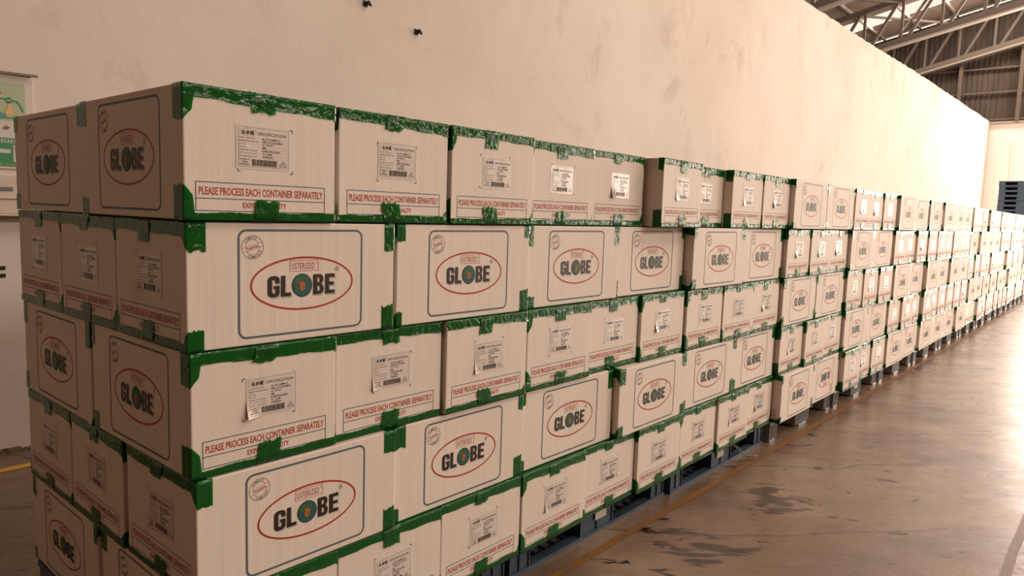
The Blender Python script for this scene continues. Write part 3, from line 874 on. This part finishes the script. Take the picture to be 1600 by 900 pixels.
# measured starts of single cartons: (pallet, layer) -> [(x, y, turn)]
SPECIAL[(0, 4)] = [(-.014, -.012, .3), (.399, 0, 0), (.803, -.004, .1)]
SPECIAL[(0, 3)] = [(-.004, 0, 0), (.603, .004, -.1)]
SPECIAL[(0, 2)] = [(.002, 0, 0), (.402, .012, 0), (.803, 0, .2)]
SPECIAL[(0, 1)] = [(.008, -.006, .1), (.607, .010, 0)]
SPECIAL[(0, 0)] = [(.012, 0, 0), (.408, .002, .05), (.806, .006, 0)]
SPECIAL[(1, 4)] = [(1.218, .034, 0), (1.616, .044, 0), (2.024, -.030, 2.0)]
SPECIAL[(1, 3)] = [(1.212, .025, 0), (1.810, .040, 0)]
SPECIAL[(1, 2)] = [(1.212, .010, 0), (1.609, .034, .1), (2.007, .020, 0)]
SPECIAL[(1, 1)] = [(1.206, .020, -.1), (1.806, -.010, .1)]
SPECIAL[(1, 0)] = [(1.203, .002, 0), (1.600, .014, .1), (1.997, -.004, 0)]
SPECIAL[(2, 4)] = [(2.447, .045, 0), (2.842, .000, 0), (3.234, .000, 0)]
SPECIAL[(2, 4)] = [(2.4275, .050, 0), (2.823, .000, 0), (3.2195, -.006, 0)]
for i in range(NP):
    for l in range(5):
        k = pattern(i, l); n = 3 if k == 'S' else 2; w = BW if k == 'S' else BL
        for j in range(n):
            if (i, l) in SPECIAL: x, y, tz = SPECIAL[(i, l)][j]
            else:
                x = PX[i] + j * (w + .0055) + rr_.uniform(-.0004, .0004); y = PY[i] + rr_.uniform(-.014, .022); tz = rr_.uniform(-.08, .08)
            pos = (POS3 if n == 3 else POS2)[j]
            up_ = (i == 3 and l == 0 and j == 1)
            if up_: lab = 'white carton with upside-down oval logo, bottom layer, right of the fourth pallet'
            elif (i, l, j) == (1, 4, 2): lab = 'white carton turned and jutting forward, top layer, right end of the second pallet'
            elif k == 'S': lab = 'white carton with label facing out, %s layer, %s of three, %s pallet from near end' % (LAY[l], pos, ORD[i])
            else: lab = 'white carton with logo facing out, %s layer, %s of two, %s pallet from near end' % (LAY[l], pos, ORD[i])
            place(k, x, y, l, lab, radians(tz), up_, end=(i == 0), bold=(k == 'S' and j == 0 and i < 3), rnd=rr_)
# the shaded end of the first stack, behind the corner cartons
ENDY = {4: [.600], 2: [.600], 0: [.601], 3: [.403, .802], 1: [.400, .801]}
for l, ys in ENDY.items():
    for j, y in enumerate(ys):
        k = 'S' if l % 2 == 0 else 'G'
        x = {4: -.006, 3: -.004, 2: .0, 1: .004, 0: .006}[l]
        if k == 'S': lab = 'white carton with logo on the shaded stack end, %s layer, nearest the wall' % LAY[l]
        else: lab = 'white carton with label on the shaded stack end, %s layer, %s' % (LAY[l], ['middle of three', 'nearest the wall'][j])
        place(k, x, y, l, lab, radians(rr_.uniform(-.5, .5)), end=True, rnd=rr_)

# ------------------------------------------------------------------ stacked empty pallets at the far end
m_ = M_PALLET3
def stacked_pallet(name):
    t = []
    w, d, h = 1.28, 1.1, .135
    b = MB(); b.box(0, d, 0, w, h - .035, h); b.box(0, d, 0, w, 0, .02); b.box(.45, .65, .1, w - .1, .02, h - .035); t.append(('deck', b.mesh('deck', [m_], bevel=.003)))  # includes a cross bar added at mid-depth to keep the slots dark
    for (y0, y1) in ((0, .16), (w / 2 - .20, w / 2 + .20), (w - .16, w)):
        b = MB(); b.box(.01, d - .01, y0 + .005, y1 - .005, .018, h - .03); t.append(('foot_block', b.mesh('foot_block', [m_])))
    return t
SP = stacked_pallet('p')
nst = 20
for s_, (sxx, syy) in enumerate([(24.0, .20), (24.05, -1.12)]):
    for k in range(nst if s_ == 0 else 0):
        t = empty('empty_pallet', (sxx + rr_.uniform(-.01, .01), syy + rr_.uniform(-.008, .008), .137 * k + .0005))
        tag(t, 'slate blue plastic pallet in the tall far stack, level %s from floor' % (['one','two','three','four','five','six','seven','eight','nine','ten','eleven','twelve','thirteen','fourteen','fifteen','sixteen','seventeen','eighteen','nineteen','twenty'][k]), 'pallet', 'empty pallets in the far stack')
        for nm, me in SP: obj(nm, me, t)
        if k == nst - 2:
            b = MB(); b.box(-.003, 0, .50, .58, .03, .075); o = obj('paper_tag', b.mesh('paper_tag', [M_SIGNW]), t); o['label'] = 'small white paper tag'

# scrap of film lying against the third pallet
b = MB(); V = []
for k in range(15):
    t_ = k / 14
    c = Vector((3.10 + .15 * t_, .03 - .085 * t_, .085 * (1 - t_) ** 1.6 + .012 + .008 * sin(9 * t_)))
    wv_ = .020 * (1 - .4 * t_)
    V.append((c + Vector((-wv_ * .4, -wv_ * .4, wv_ * .6)), c + Vector((wv_ * .5, wv_ * .3, -wv_ * .3))))
for (a, e), (a2, e2) in zip(V[:-1], V[1:]): b.quad(tuple(a), tuple(e), tuple(e2), tuple(a2))
o = obj('plastic_film_scrap', b.mesh('plastic_film_scrap', [M_FILM], smooth=True))
sm = o.modifiers.new('solid', 'SOLIDIFY'); sm.thickness = .002
tag(o, 'crumpled strip of clear plastic film trailing from the pallet onto the floor', 'plastic scrap')
